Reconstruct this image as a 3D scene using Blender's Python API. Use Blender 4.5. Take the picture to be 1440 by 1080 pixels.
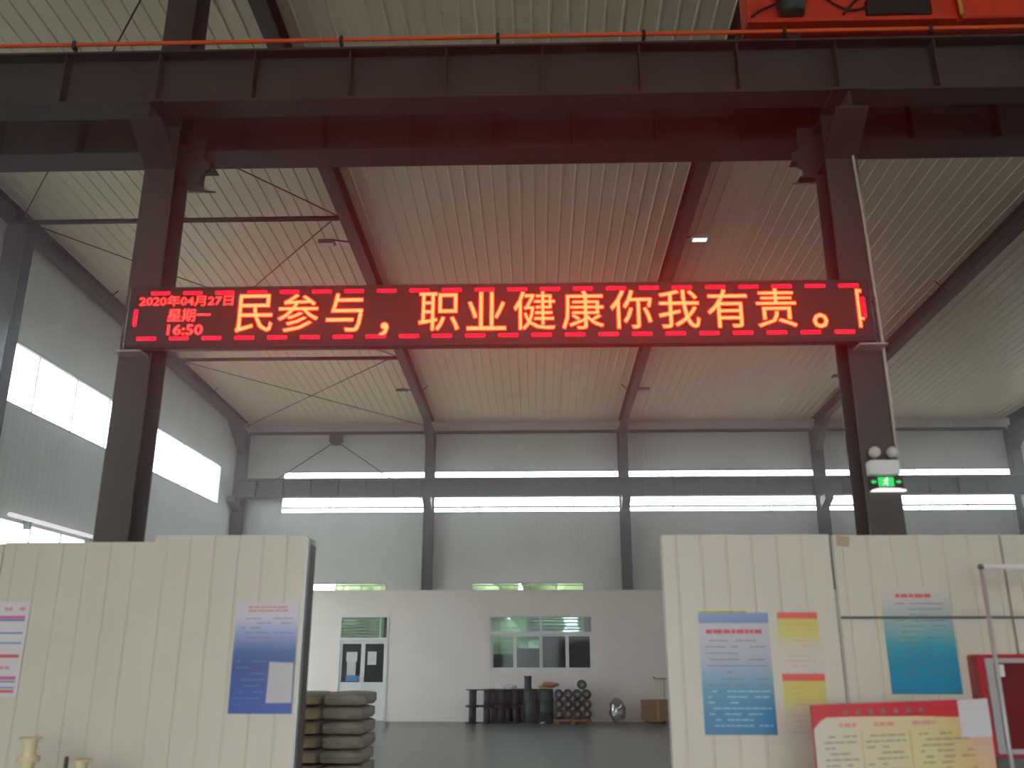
import bpy, math, random
from mathutils import Vector, Matrix
random.seed(7)
sc = bpy.context.scene
COL = sc.collection
for o in list(bpy.data.objects):
    bpy.data.objects.remove(o)

# ------------------------------------------------------------------ camera
F_PX = 1243.4
PITCH, YAW = math.radians(17.32), math.radians(1.64)
cam_d = bpy.data.cameras.new('camera')
cam_d.sensor_width = 36.0
cam_d.lens = F_PX / 1440.0 * 36.0
cam_d.clip_start = 0.05
cam_d.clip_end = 400
cam_d.dof.use_dof = True
cam_d.dof.focus_distance = 13.0
cam_d.dof.aperture_fstop = 0.95
cam = bpy.data.objects.new('camera', cam_d)
COL.objects.link(cam)
cam.location = (0.328, 0, 1.55)
cam.rotation_euler = (math.pi / 2 + PITCH, 0, YAW)
sc.camera = cam

# ------------------------------------------------------------------ world, exposure
sc.view_settings.view_transform = 'Standard'
sc.view_settings.look = 'None'
sc.view_settings.gamma = 1.0
sc.view_settings.use_curve_mapping = False
sc.view_settings.exposure = 0.5
world = bpy.data.worlds.new('overcast_sky')
sc.world = world
world.use_nodes = True
bgn = world.node_tree.nodes['Background']
bgn.inputs['Color'].default_value = (0.90, 0.955, 1.0, 1)
bgn.inputs['Strength'].default_value = 6.0
sc.cycles.max_bounces = 10
sc.cycles.diffuse_bounces = 6
sc.cycles.sample_clamp_indirect = 12
sc.cycles.use_denoising = True

# ------------------------------------------------------------------ materials
def srgb(r, g, b):
    def f(c):
        c /= 255.0
        return c / 12.92 if c <= 0.04045 else ((c + 0.055) / 1.055) ** 2.4
    return (f(r), f(g), f(b), 1)

def mat(name, rgb, rough=0.6, metal=0.0, var=0.12, scale=6.0, spec=0.5, bump=0.0, stretch=None):
    m = bpy.data.materials.new(name)
    m.use_nodes = True
    nt = m.node_tree
    b = nt.nodes['Principled BSDF']
    c = srgb(*rgb)
    b.inputs['Roughness'].default_value = rough
    b.inputs['Metallic'].default_value = metal
    b.inputs['Specular IOR Level'].default_value = spec
    tc = nt.nodes.new('ShaderNodeTexCoord')
    src = tc.outputs['Object']
    if stretch:
        mp = nt.nodes.new('ShaderNodeMapping')
        mp.inputs['Scale'].default_value = stretch
        nt.links.new(src, mp.inputs['Vector'])
        src = mp.outputs['Vector']
    n = nt.nodes.new('ShaderNodeTexNoise')
    n.inputs['Scale'].default_value = scale
    n.inputs['Detail'].default_value = 5
    nt.links.new(src, n.inputs['Vector'])
    r = nt.nodes.new('ShaderNodeValToRGB')
    r.color_ramp.elements[0].position = 0.3
    r.color_ramp.elements[1].position = 0.7
    r.color_ramp.elements[0].color = [c[i] * (1 - var) for i in range(3)] + [1]
    r.color_ramp.elements[1].color = [min(1, c[i] * (1 + var)) for i in range(3)] + [1]
    nt.links.new(n.outputs['Fac'], r.inputs['Fac'])
    nt.links.new(r.outputs['Color'], b.inputs['Base Color'])
    if bump:
        bp = nt.nodes.new('ShaderNodeBump')
        bp.inputs['Strength'].default_value = bump
        bp.inputs['Distance'].default_value = 0.02
        nt.links.new(n.outputs['Fac'], bp.inputs['Height'])
        nt.links.new(bp.outputs['Normal'], b.inputs['Normal'])
    return m

def emit(name, rgb_lin, strength=1.0):
    m = bpy.data.materials.new(name)
    m.use_nodes = True
    nt = m.node_tree
    nt.nodes.remove(nt.nodes['Principled BSDF'])
    e = nt.nodes.new('ShaderNodeEmission')
    e.inputs['Color'].default_value = (*rgb_lin, 1)
    e.inputs['Strength'].default_value = strength
    nt.links.new(e.outputs['Emission'], nt.nodes['Material Output'].inputs['Surface'])
    return m

def glass(name, tint=(0.95, 0.98, 1.0), gloss=0.12):
    m = bpy.data.materials.new(name)
    m.use_nodes = True
    nt = m.node_tree
    nt.nodes.remove(nt.nodes['Principled BSDF'])
    t = nt.nodes.new('ShaderNodeBsdfTransparent')
    t.inputs['Color'].default_value = (*tint, 1)
    g = nt.nodes.new('ShaderNodeBsdfGlossy')
    g.inputs['Roughness'].default_value = 0.05
    mx = nt.nodes.new('ShaderNodeMixShader')
    mx.inputs['Fac'].default_value = gloss
    nt.links.new(t.outputs[0], mx.inputs[1])
    nt.links.new(g.outputs[0], mx.inputs[2])
    nt.links.new(mx.outputs[0], nt.nodes['Material Output'].inputs['Surface'])
    return m

def ramp_mat(name, stops, axis=2, rough=0.35, wob=0.0):
    """printed sheet: colours graded along one axis of the sheet"""
    m = bpy.data.materials.new(name)
    m.use_nodes = True
    nt = m.node_tree
    b = nt.nodes['Principled BSDF']
    b.inputs['Roughness'].default_value = rough
    tc = nt.nodes.new('ShaderNodeTexCoord')
    sp = nt.nodes.new('ShaderNodeSeparateXYZ')
    nt.links.new(tc.outputs['Generated'], sp.inputs[0])
    val = sp.outputs[axis]
    if wob:
        n = nt.nodes.new('ShaderNodeTexNoise')
        n.inputs['Scale'].default_value = 2.2
        n.inputs['Detail'].default_value = 1
        nt.links.new(tc.outputs['Generated'], n.inputs['Vector'])
        s = nt.nodes.new('ShaderNodeMath'); s.operation = 'MULTIPLY_ADD'
        s.inputs[1].default_value = wob; s.inputs[2].default_value = -wob / 2
        nt.links.new(n.outputs['Fac'], s.inputs[0])
        a = nt.nodes.new('ShaderNodeMath'); a.operation = 'ADD'
        nt.links.new(val, a.inputs[0]); nt.links.new(s.outputs[0], a.inputs[1])
        val = a.outputs[0]
    r = nt.nodes.new('ShaderNodeValToRGB')
    el = r.color_ramp.elements
    while len(el) > 1:
        el.remove(el[-1])
    el[0].position = stops[0][0]; el[0].color = srgb(*stops[0][1])
    for p, c in stops[1:]:
        e = el.new(p); e.color = srgb(*c)
    nt.links.new(val, r.inputs['Fac'])
    nt.links.new(r.outputs['Color'], b.inputs['Base Color'])
    return m

M = {}
M['steel'] = mat('dark_steel_paint', (60, 55, 52), 0.55, var=0.15, scale=3)
M['steel_far'] = M['steel']
M['roof'] = mat('roof_liner_sheet', (224, 209, 184), 0.42, var=0.05, scale=1.2, stretch=(1, 0.15, 1))
M['clad'] = mat('wall_cladding_sheet', (206, 206, 200), 0.5, var=0.05, scale=1.0)
M['floor'] = mat('polished_concrete', (106, 104, 97), 0.3, var=0.12, scale=1.1)
M['plaster'] = mat('white_plaster', (238, 225, 216), 0.85, var=0.03, scale=2)
M['panel'] = mat('cream_sandwich_panel', (205, 199, 180), 0.45, var=0.03, scale=2.5)
M['alu'] = mat('aluminium', (176, 178, 176), 0.4, 0.3, var=0.05)
M['alu_dark'] = mat('grey_edge_channel', (95, 98, 94), 0.5, var=0.08)
M['white'] = mat('white_enamel', (225, 225, 222), 0.4, var=0.03)
M['black'] = mat('black_plastic', (24, 25, 25), 0.5, var=0.2)
M['sign_body'] = mat('sign_housing_black', (30, 26, 26), 0.45, var=0.15)
M['sign_face'] = mat('sign_led_face', (70, 30, 28), 0.6, var=0.1, scale=60)  # maroon base carries the red glow of the lettering
M['orange'] = mat('orange_crane_paint', (214, 62, 28), 0.42, var=0.12, scale=3)
M['rail_orange'] = mat('orange_conductor_sheath', (236, 96, 40), 0.45, var=0.06)
M['green_motor'] = mat('dark_green_motor', (20, 62, 54), 0.4, var=0.15)
M['yellow'] = mat('yellow_strap', (214, 160, 50), 0.5, var=0.1)
M['sack'] = mat('woven_sack', (164, 158, 142), 0.85, var=0.2, scale=9, bump=0.4)
M['sack_print'] = mat('yellowish_sack_print', (172, 156, 116), 0.85, var=0.2, scale=14)
M['sack_red'] = mat('red_sack_print', (190, 50, 50), 0.8, var=0.15)
M['wood'] = mat('pallet_wood', (158, 112, 72), 0.8, var=0.2, scale=8)
M['card'] = mat('cardboard', (150, 112, 78), 0.8, var=0.08)
M['tape'] = mat('brown_tape', (176, 152, 118), 0.5, var=0.06)
M['reel'] = mat('black_reel_plastic', (38, 43, 42), 0.5, var=0.2)
M['reel_core'] = mat('grey_reel_hub', (150, 148, 138), 0.6, var=0.15)
M['drum'] = mat('dark_teal_drum', (36, 52, 52), 0.5, var=0.15)
M['cloth_orange'] = mat('orange_cloth', (196, 120, 80), 0.9, var=0.2)
M['cloth_yellow'] = mat('yellow_cloth', (186, 170, 70), 0.9, var=0.2)
M['spool'] = mat('cream_wire_spool', (214, 200, 160), 0.6, var=0.08)
M['spool_wire'] = mat('pale_yellow_wire', (214, 204, 158), 0.5, var=0.1, scale=40)
M['red_box'] = mat('red_cabinet', (176, 36, 44), 0.35, var=0.08)
M['red_dark'] = mat('dark_red_glazing', (112, 36, 36), 0.2, var=0.1)
M['paper'] = mat('white_paper', (214, 210, 208), 0.8, var=0.02)
M['paper_grey'] = mat('grey_white_paper', (200, 196, 196), 0.8, var=0.02)
M['board_red'] = mat('board_red_print', (196, 36, 46), 0.35, var=0.05)
M['ink_red'] = mat('red_ink', (214, 92, 92), 0.6, var=0.05)
M['ink_pink'] = mat('pink_ink', (214, 140, 128), 0.6, var=0.05)
M['ink_grey'] = mat('grey_ink', (118, 118, 116), 0.6, var=0.05)
M['ink_pale'] = mat('pale_ink', (176, 200, 208), 0.6, var=0.05)
M['ink_blue'] = mat('blue_ink', (70, 132, 186), 0.6, var=0.05)
M['ink_mag'] = mat('magenta_ink', (206, 96, 150), 0.6, var=0.05)
M['clear'] = glass('clear_window_glass', (0.93, 0.97, 0.97), 0.08)
M['clear_dark'] = glass('office_window_glass', (0.50, 0.58, 0.56), 0.012)
M['door_glass'] = glass('dark_door_glass', (0.10, 0.12, 0.13), 0.03)
M['film'] = glass('clear_plastic_film', (0.75, 0.78, 0.78), 0.35)
M['cable'] = mat('pale_grey_cable', (190, 182, 166), 0.5, var=0.05)
M['leaf'] = mat('tree_leaves', (128, 146, 92), 0.7, var=0.35, scale=2)
M['bark'] = mat('tree_bark', (84, 70, 54), 0.9, var=0.2)
M['ground'] = mat('outdoor_ground', (150, 152, 140), 0.9, var=0.12, scale=0.4)
M['led'] = emit('led_bright', (1.0, 0.0105, 0.0031), 44.0)
M['led_small'] = emit('led_small', (1.0, 0.010, 0.009), 10.0)
M['led_dash'] = emit('led_dash', (1.0, 0.0016, 0.006), 9.0)
M['exit_green'] = emit('exit_green', (0.05, 0.75, 0.16), 0.75)
M['exit_white'] = emit('exit_white', (1.0, 0.97, 0.93), 0.85)
M['lamp_lens'] = emit('lamp_lens', (1.0, 0.97, 0.95), 0.8)
M['tube_glow'] = emit('tube_glow', (1.0, .97, .95), .55)
M['lens_off'] = mat('frosted_lamp_head', (206, 202, 192), 0.25, var=0.05)

# ------------------------------------------------------------------ mesh helpers
class MB:
    def __init__(s): s.v = []; s.f = []; s.sm = []
    def add(s, vs, fs, smooth=False):
        k = len(s.v); s.v += [tuple(p) for p in vs]
        s.f += [tuple(i + k for i in f) for f in fs]; s.sm += [smooth] * len(fs)
        return s
    def box(s, x0, x1, y0, y1, z0, z1):
        return s.add([(x0,y0,z0),(x1,y0,z0),(x1,y1,z0),(x0,y1,z0),(x0,y0,z1),(x1,y0,z1),(x1,y1,z1),(x0,y1,z1)],
                     [(0,3,2,1),(4,5,6,7),(0,1,5,4),(1,2,6,5),(2,3,7,6),(3,0,4,7)])
    def cbox(s, x0, x1, y0, y1, z0, z1, c):
        """box whose eight XZ corners are cut, front and back edges chamfered"""
        def ring(y, d):
            a0, a1, b0, b1 = x0 + d, x1 - d, z0 + d, z1 - d
            return [(a0+c,y,b0),(a1-c,y,b0),(a1,y,b0+c),(a1,y,b1-c),(a1-c,y,b1),(a0+c,y,b1),(a0,y,b1-c),(a0,y,b0+c)]
        vs = ring(y0, c*.6) + ring(y0+c*.6, 0) + ring(y1-c*.6, 0) + ring(y1, c*.6)
        fs = [tuple(range(8)), tuple(range(31, 23, -1))]
        for r in range(3):
            for i in range(8):
                j = (i+1) % 8
                fs.append((r*8+j, r*8+i, r*8+8+i, r*8+8+j))
        return s.add(vs, fs)
    def prism(s, pts, axis, a0, a1):
        """polygon pts in the two other axes extruded along axis"""
        n = len(pts)
        def P(p, a):
            return {0: (a, p[0], p[1]), 1: (p[0], a, p[1]), 2: (p[0], p[1], a)}[axis]
        vs = [P(p, a0) for p in pts] + [P(p, a1) for p in pts]
        fs = [tuple(range(n)), tuple(range(2*n-1, n-1, -1))] + [((i+1) % n, i, i+n, (i+1) % n + n) for i in range(n)]
        return s.add(vs, fs)
    def tube(s, pts, r, n=8, cap=True):
        pts = [Vector(p) for p in pts]; vs = []; fs = []
        up = None
        for i, p in enumerate(pts):
            d = (pts[min(i+1, len(pts)-1)] - pts[max(i-1, 0)]).normalized()
            if up is None:
                up = Vector((0,0,1)) if abs(d.z) < .9 else Vector((1,0,0))
            a = d.cross(up).normalized(); b = a.cross(d).normalized(); up = b
            rr = r[i] if isinstance(r, (list, tuple)) else r
            for k in range(n):
                t = 2*math.pi*k/n
                vs.append(p + a*math.cos(t)*rr + b*math.sin(t)*rr)
        for i in range(len(pts)-1):
            for k in range(n):
                fs.append((i*n+k, i*n+(k+1) % n, (i+1)*n+(k+1) % n, (i+1)*n+k))
        s.add(vs, fs, True)
        if cap:
            k = len(s.v) - len(vs)
            s.f.append(tuple(k+j for j in range(n-1, -1, -1))); s.sm.append(False)
            k2 = k + (len(pts)-1)*n
            s.f.append(tuple(k2+j for j in range(n))); s.sm.append(False)
        return s
    def lathe(s, prof, c=(0,0,0), axis='z', n=18, smooth=True):
        """prof: (radius, height) pairs"""
        vs = []; fs = []
        for r, h in prof:
            for k in range(n):
                t = 2*math.pi*k/n; a, b = r*math.cos(t), r*math.sin(t)
                p = {'z': (a, b, h), 'y': (a, h, b), 'x': (h, a, b)}[axis]
                vs.append((p[0]+c[0], p[1]+c[1], p[2]+c[2]))
        for i in range(len(prof)-1):
            for k in range(n):
                fs.append((i*n+k, i*n+(k+1) % n, (i+1)*n+(k+1) % n, (i+1)*n+k))
        fs.append(tuple(range(n-1, -1, -1))); m = (len(prof)-1)*n; fs.append(tuple(m+k for k in range(n)))
        return s.add(vs, fs, smooth)
    def ball(s, c, rx, ry, rz, nu=12, nv=7, fn=None):
        vs = []; fs = []
        for j in range(1, nv):
            p = math.pi*j/nv
            for i in range(nu):
                t = 2*math.pi*i/nu
                k = fn(i, j) if fn else 1
                vs.append((c[0]+rx*math.sin(p)*math.cos(t)*k, c[1]+ry*math.sin(p)*math.sin(t)*k, c[2]+rz*math.cos(p)*k))
        a = len(vs); vs += [(c[0], c[1], c[2]+rz), (c[0], c[1], c[2]-rz)]
        for j in range(nv-2):
            for i in range(nu):
                fs.append((j*nu+i, (j+1)*nu+i, (j+1)*nu+(i+1) % nu, j*nu+(i+1) % nu))
        for i in range(nu):
            fs.append((a, i, (i+1) % nu)); fs.append((a+1, (nv-2)*nu+(i+1) % nu, (nv-2)*nu+i))
        return s.add(vs, fs, True)
    def sheet(s, a0, a1, b0, b1, P, pitch, depth, flat=0.72, thick=0.06):
        """ribbed sheet: profile along a, run along b; P(a,b,d) gives the point, d>0 towards the room"""
        prof = []; a = a0
        while a < a1 - 1e-6:
            for t, d in ((0, 0), (flat, 0), (flat+.06, depth), (flat+.16, depth), (flat+.22, 0)):
                x = a + t*pitch
                if x <= a1: prof.append((x, d))
            a += pitch
        prof.append((a1, 0))
        n = len(prof)
        vs = [P(x, b0, d) for x, d in prof] + [P(x, b1, d) for x, d in prof]
        fs = [(i, i+1, n+i+1, n+i) for i in range(n-1)]
        k = len(vs)
        vs += [P(a0, b0, -thick), P(a1, b0, -thick), P(a1, b1, -thick), P(a0, b1, -thick)]
        fs += [(k+3, k+2, k+1, k), (0, n, k+3, k), (n-1, k+1, k+2, 2*n-1)]
        fs += [tuple(range(n-1, -1, -1)) + (k, k+1), tuple(range(n, 2*n)) + (k+2, k+3)]
        return s.add(vs, fs)

WL = {}
def wl(o):
    return WL.get(o.name, Vector((0, 0, 0)))
def tag(o, label=None, cat=None, group=None, kind=None):
    if label: o['label'] = label
    if cat: o['category'] = cat
    if group: o['group'] = group
    if kind: o['kind'] = kind
    return o
def obj(name, mb, m, parent=None, label=None, cat=None, group=None, kind=None, loc=None, local=False):
    """link one mesh object; verts are world coordinates unless local"""
    me = bpy.data.meshes.new(name)
    base = Vector(loc) if loc is not None else (wl(parent) if parent is not None else Vector((0, 0, 0)))
    off = Vector((0, 0, 0)) if local else base
    me.from_pydata([tuple(Vector(p) - off) for p in mb.v], [], mb.f)
    me.polygons.foreach_set('use_smooth', mb.sm)
    me.materials.append(M[m] if isinstance(m, str) else m)
    me.update()
    o = bpy.data.objects.new(name, me)
    COL.objects.link(o)
    if parent is not None:
        o.parent = parent
        if loc is not None: o.location = base - wl(parent)
        WL[o.name] = base
    else:
        o.location = base
        WL[o.name] = base
    tag(o, label, cat, group, kind)
    return o
def thing(name, label, cat, loc, group=None):
    o = bpy.data.objects.new(name, None)
    o.empty_display_size = 0.2
    COL.objects.link(o); o.location = loc; WL[o.name] = Vector(loc)
    return tag(o, label, cat, group, 'thing')
def dup(root, loc, label=None, group=None, rotz=0.0, mats=None):
    r = root.copy(); COL.objects.link(r); r.location = loc; r.rotation_euler = (0, 0, rotz)
    if label: r['label'] = label
    if group: r['group'] = group
    for ch in list(root.children):
        c = ch.copy(); COL.objects.link(c); c.parent = r
        for g in ch.children:
            d = g.copy(); COL.objects.link(d); d.parent = c
    return r
def struct(name, mb, m, parent=None, loc=None):
    return obj(name, mb, m, parent, kind='structure', loc=loc)
def struct_root(name, loc):
    o = bpy.data.objects.new(name, None); COL.objects.link(o); o.location = loc; WL[o.name] = Vector(loc)
    o['kind'] = 'structure'
    return o
def text_mb(body, size, depth=0.002, offset=0.0, fit=None, centre=None, y=0.0):
    """lettering in the XZ plane facing -Y, centred on centre=(x,z), fit=(w,h) squeezes it"""
    c = bpy.data.curves.new('t', 'FONT'); c.body = body; c.size = size; c.offset = offset
    c.resolution_u = 2
    o = bpy.data.objects.new('t', c); COL.objects.link(o)
    me = o.to_mesh()
    vs = [Vector(v.co) for v in me.vertices]; fs = [tuple(p.vertices) for p in me.polygons]
    o.to_mesh_clear(); bpy.data.objects.remove(o); bpy.data.curves.remove(c)
    x0, x1 = min(v.x for v in vs), max(v.x for v in vs); z0, z1 = min(v.y for v in vs), max(v.y for v in vs)
    sx = fit[0]/(x1-x0) if fit and fit[0] else 1; sz = fit[1]/(z1-z0) if fit and fit[1] else 1
    mb = MB()
    mb.add([(centre[0] + (v.x-(x0+x1)/2)*sx, y, centre[1] + (v.y-(z0+z1)/2)*sz) for v in vs], fs)
    return mb

XS = (-9, -3, 3, 9, 15)
EAVE, SL, YF = 8.44, 0.0378, 27.15
def zr(y):                      # underside of the rafters
    return EAVE + SL*(YF - y) if y > 6.9 else EAVE + SL*(YF - 6.9) - SL*(6.9 - y)

# ================================================================== the setting
struct('floor', MB().box(-9.3, 17, -8, 27.3, -0.15, 0), 'floor')
struct('ground', MB().box(-70, 90, -60, 110, -0.4, -0.16), 'ground')

# roof: ribbed liner sheet on both slopes
rt = 0.33
mb = MB()
mb.sheet(-9.3, 17, 6.9, 27.6, lambda a, b, d: (a, b, EAVE + SL*(YF - b) + rt - d), 0.235, 0.016, .80)
mb.sheet(-9.3, 17, -8, 6.9, lambda a, b, d: (a, b, EAVE + SL*(YF - 6.9) - SL*(6.9 - b) + rt - d), 0.235, 0.016, .80)
struct('ceiling', mb, 'roof')

# far wall of ribbed cladding, with its window openings
mb = MB()
P = lambda a, b, d: (a, 27.25 - d, b)
W1, W2 = (-6.55, -4.25), (-1.68, 1.72)
LZ0, LZ1, UZ0, UZ1 = 0.95, 3.78, 5.88, 7.22
for a0, a1, b0, b1 in ((-9.3, 17, 0, LZ0), (-9.3, W1[0], LZ0, LZ1), (W1[1], W2[0], LZ0, LZ1), (W2[1], 17, LZ0, LZ1), (-9.3, 17, LZ1, UZ0),
                       (-9.3, -7.67, UZ0, UZ1), (-9.3, 17, UZ1, 8.8)):
    mb.sheet(a0, a1, b0, b1, P, 0.1, 0.005)
struct('wall_far', mb, 'clad')

# unseen side and rear walls, added to cut daylight; rear opening lets some in
struct('wall_right', MB().box(16.9, 17.1, -8, 27.3, 0, 8.7), 'clad')
struct('wall_back', MB().box(-9.1, -6, -8.2, -8, 0, 8.6).box(5, 17, -8.2, -8, 0, 8.6).box(-6, 5, -8.2, -8, 4.5, 8.6), 'clad')

# gable wall
mb = MB()
P = lambda a, b, d: (-9.1 + d, a, b)
GZ0, GZ1 = 5.92, 7.10
for a0, a1, b0, b1 in ((-8, 27.3, 0, 1.0), (-8, 15.2, 1.0, 3.97), (18.45, 19.2, 1.0, 3.97), (24.3, 27.3, 1.0, 3.97), (-8, 27.3, 3.97, GZ0),
                       (-8, 7.6, GZ0, GZ1), (13.6, 14.25, GZ0, GZ1), (25.7, 27.3, GZ0, GZ1), (-8, 27.3, GZ1, 9.5)):
    mb.sheet(a0, a1, b0, b1, P, 0.2, 0.003)
struct('wall_left', mb, 'clad')

NW = [0]
def window(a0, a1, z0, z1, place, nx, rails=(), bar=0.04, gl='clear', mw=.012):
    """framed window: frame, mullions and one pane per light; place(a, d, z) -> point"""
    NW[0] += 1
    name = 'window_%d' % NW[0]
    root = struct_root(name, place((a0+a1)/2, 0, z0))
    def bx(mb, u0, u1, d0, d1, w0, w1):
        p, q = place(u0, d0, w0), place(u1, d1, w1)
        lo = [min(p[i], q[i]) for i in range(3)]; hi = [max(p[i], q[i]) for i in range(3)]
        return mb.box(lo[0], hi[0], lo[1], hi[1], lo[2], hi[2])
    fr = MB()
    bx(fr, a0, a1, -.04, .03, z0, z0+bar); bx(fr, a0, a1, -.04, .03, z1-bar, z1)
    bx(fr, a0, a0+bar, -.04, .03, z0+bar, z1-bar); bx(fr, a1-bar, a1, -.04, .03, z0+bar, z1-bar)
    obj('frame', fr, 'alu', root)
    zs = [z0+bar] + list(rails) + [z1-bar]
    for r in rails:
        obj('rail', bx(MB(), a0+bar, a1-bar, -.03, .025, r-.025, r+.025), 'alu', root)
    w = (a1-a0)/nx
    for i in range(1, nx):
        obj('mullion', bx(MB(), a0+i*w-mw, a0+i*w+mw, -.015, .01, z0+bar, z1-bar), 'alu', root)
    for i in range(nx):
        for j in range(len(zs)-1):
            obj('pane', bx(MB(), a0+i*w+mw, a0+(i+1)*w-mw, -.005, .005, zs[j], zs[j+1]), gl, root)
    return root
pf = lambda a, d, z: (a, 27.27 - d, z)
for a0, a1 in ((-7.67, -3.05), (-2.95, 2.95), (3.05, 8.95), (9.05, 14.95)):
    window(a0, a1, UZ0, UZ1, pf, max(3, round((a1-a0)/1.45)), rails=(6.07,))
for a0, a1 in (W1, W2):
    r = window(a0, a1, LZ0, LZ1, pf, 3 if a0 < -4 else 4, rails=(2.9,))
    for k in range(9):
        z = LZ0 + .25 + k*.31
        obj('security_bar', MB().box(a0+.05, a1-.05, 27.29, 27.31, z, z+.03), 'alu', r)
pl = lambda a, d, z: (-9.12 + d, a, z)
window(7.6, 13.6, GZ0, GZ1, pl, 4)  # unseen bay, added to let in more light
window(14.25, 20.0, GZ0, GZ1, pl, 4)
window(20.0, 25.7, GZ0, GZ1, pl, 4)
window(15.2, 18.45, 1.0, 3.97, pl, 3)
window(19.2, 24.3, 1.0, 3.97, pl, 4)  # hidden behind the screen, added for side light on the office wall

# white office wall at the end of the bay
YO = 24.74
mb = MB()
DX0, DX1, DZ = -5.06, -3.72, 2.70
VX0, VX1, VZ0, VZ1 = -0.98, 1.80, 1.25, 2.71
for a0, a1, b0, b1 in ((-9.05, DX0, 0, 3.34), (DX0, DX1, DZ, 3.34), (DX1, VX0, 0, 3.34), (VX0, VX1, 0, VZ0), (VX0, VX1, VZ1, 3.34), (VX1, 11.5, 0, 3.34)):
    mb.box(a0, a1, YO, YO+.2, b0, b1)
mb.box(11.3, 11.5, YO+.2, 27.2, 0, 3.34)
mb.box(-2.7, -2.55, YO+.2, 27.2, 0, 3.2)
mb.box(2.6, 2.75, YO+.2, 27.2, 0, 3.2)
struct('wall_inner', mb, 'plaster')
mb = MB().box(-9.05, 11.3, YO+.2, 26.83, 3.2, 3.32)
o = struct('ceiling', mb, 'plaster')
struct('trim_1', MB().box(-9.05, 11.55, YO-.03, YO+.23, 3.34, 3.37), 'plaster')

# double door, half glazed, louvred light above
dr = struct_root('door_1', ((DX0+DX1)/2, YO, 0))
fr = MB()
fr.box(DX0, DX0+.05, YO-.02, YO+.12, 0, DZ).box(DX1-.05, DX1, YO-.02, YO+.12, 0, DZ).box(DX0+.05, DX1-.05, YO-.02, YO+.12, DZ-.05, DZ).box(DX0+.05, DX1-.05, YO-.02, YO+.12, 2.04, 2.12)
obj('door_frame', fr, 'white', dr)
xm = (DX0+DX1)/2
for x0, x1, papers in ((DX0+.06, xm-.005, 1), (xm+.005, DX1-.06, 0)):
    lf = MB()
    lf.box(x0, x1, YO+.01, YO+.05, .02, .98).box(x0, x1, YO+.01, YO+.05, 1.96, 2.03)
    lf.box(x0, x0+.05, YO+.01, YO+.05, .98, 1.96).box(x1-.05, x1, YO+.01, YO+.05, .98, 1.96)
    d = obj('door_leaf', lf, 'white', dr)
    obj('glazing', MB().box(x0+.05, x1-.05, YO+.025, YO+.032, .98, 1.96), 'door_glass', d)
    if papers:
        obj('notice', MB().box(x0+.16, x0+.46, YO+.018, YO+.024, 1.5, 1.75), 'paper', d, label='white notice on the door glass')
        obj('notice', MB().box(x0+.19, x0+.43, YO+.018, YO+.024, 1.15, 1.5), 'paper_grey', d)
        obj('blue_notice', MB().box(x0+.17, x0+.50, YO+.018, YO+.024, 1.0, 1.14), 'ink_blue', d, label='blue strip of a notice on the door glass')
    else:
        obj('notice', MB().box(x0+.12, x0+.36, YO+.018, YO+.024, 1.42, 1.76), 'paper', d)
    hx = xm + (-.06 if papers else .06)
    obj('handle', MB().tube([(hx, YO+.01, 1.0), (hx, YO-.04, 1.0), (hx, YO-.04, 1.16), (hx, YO+.01, 1.16)], .01), 'alu', d)
obj('transom_pane', MB().box(DX0+.05, DX1-.05, YO+.06, YO+.065, 2.12, DZ-.05), 'clear_dark', dr)
for k in range(6):
    z = 2.16 + k*.085
    obj('slat', MB().prism([(YO+.0, z), (YO+.05, z+.03), (YO+.05, z+.038), (YO+.0, z+.008)], 0, DX0+.05, DX1-.25), 'alu', dr)
obj('mullion', MB().box(DX1-.25, DX1-.22, YO, YO+.05, 2.12, DZ-.05), 'white', dr)

# office window with sliding sashes
NW[0] += 1
wr = struct_root('window_%d' % NW[0], ((VX0+VX1)/2, YO, VZ0))
fr = MB()
fr.box(VX0, VX1, YO+.02, YO+.1, VZ0, VZ0+.05).box(VX0, VX1, YO+.02, YO+.1, VZ1-.05, VZ1).box(VX0, VX0+.05, YO+.02, YO+.1, VZ0+.05, VZ1-.05)
fr.box(VX1-.05, VX1, YO+.02, YO+.1, VZ0+.05, VZ1-.05).box(VX0+.05, VX1-.05, YO+.02, YO+.1, 2.2, 2.27)
obj('frame', fr, 'white', wr)
q = [VX0+.05, -.30, .40, 1.10, VX1-.05]
for i in range(4):
    a0, a1 = q[i], q[i+1]
    yy = YO+.04 if i in (1, 3) else YO+.07
    s = MB().box(a0, a1, yy, yy+.025, VZ0+.05, VZ0+.10).box(a0, a1, yy, yy+.025, 2.15, 2.2).box(a0, a0+.045, yy, yy+.025, VZ0+.10, 2.15).box(a1-.045, a1, yy, yy+.025, VZ0+.10, 2.15)
    so = obj('sash', s, 'white', wr)
    obj('pane', MB().box(a0+.045, a1-.045, yy+.01, yy+.015, VZ0+.10, 2.15), 'clear_dark', so)
for a0, a1 in ((VX0+.05, .38), (.42, VX1-.05)):
    obj('transom_pane', MB().box(a0, a1, YO+.06, YO+.065, 2.27, VZ1-.05), 'clear_dark', wr)
obj('mullion', MB().box(.38, .42, YO+.03, YO+.09, 2.27, VZ1-.05), 'white', wr)
for k in range(4):
    z = 2.31 + k*.09
    obj('slat', MB().prism([(YO+.085, z), (YO+.13, z+.03), (YO+.13, z+.038), (YO+.085, z+.008)], 0, .10, VX1-.30), 'alu', wr)

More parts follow.
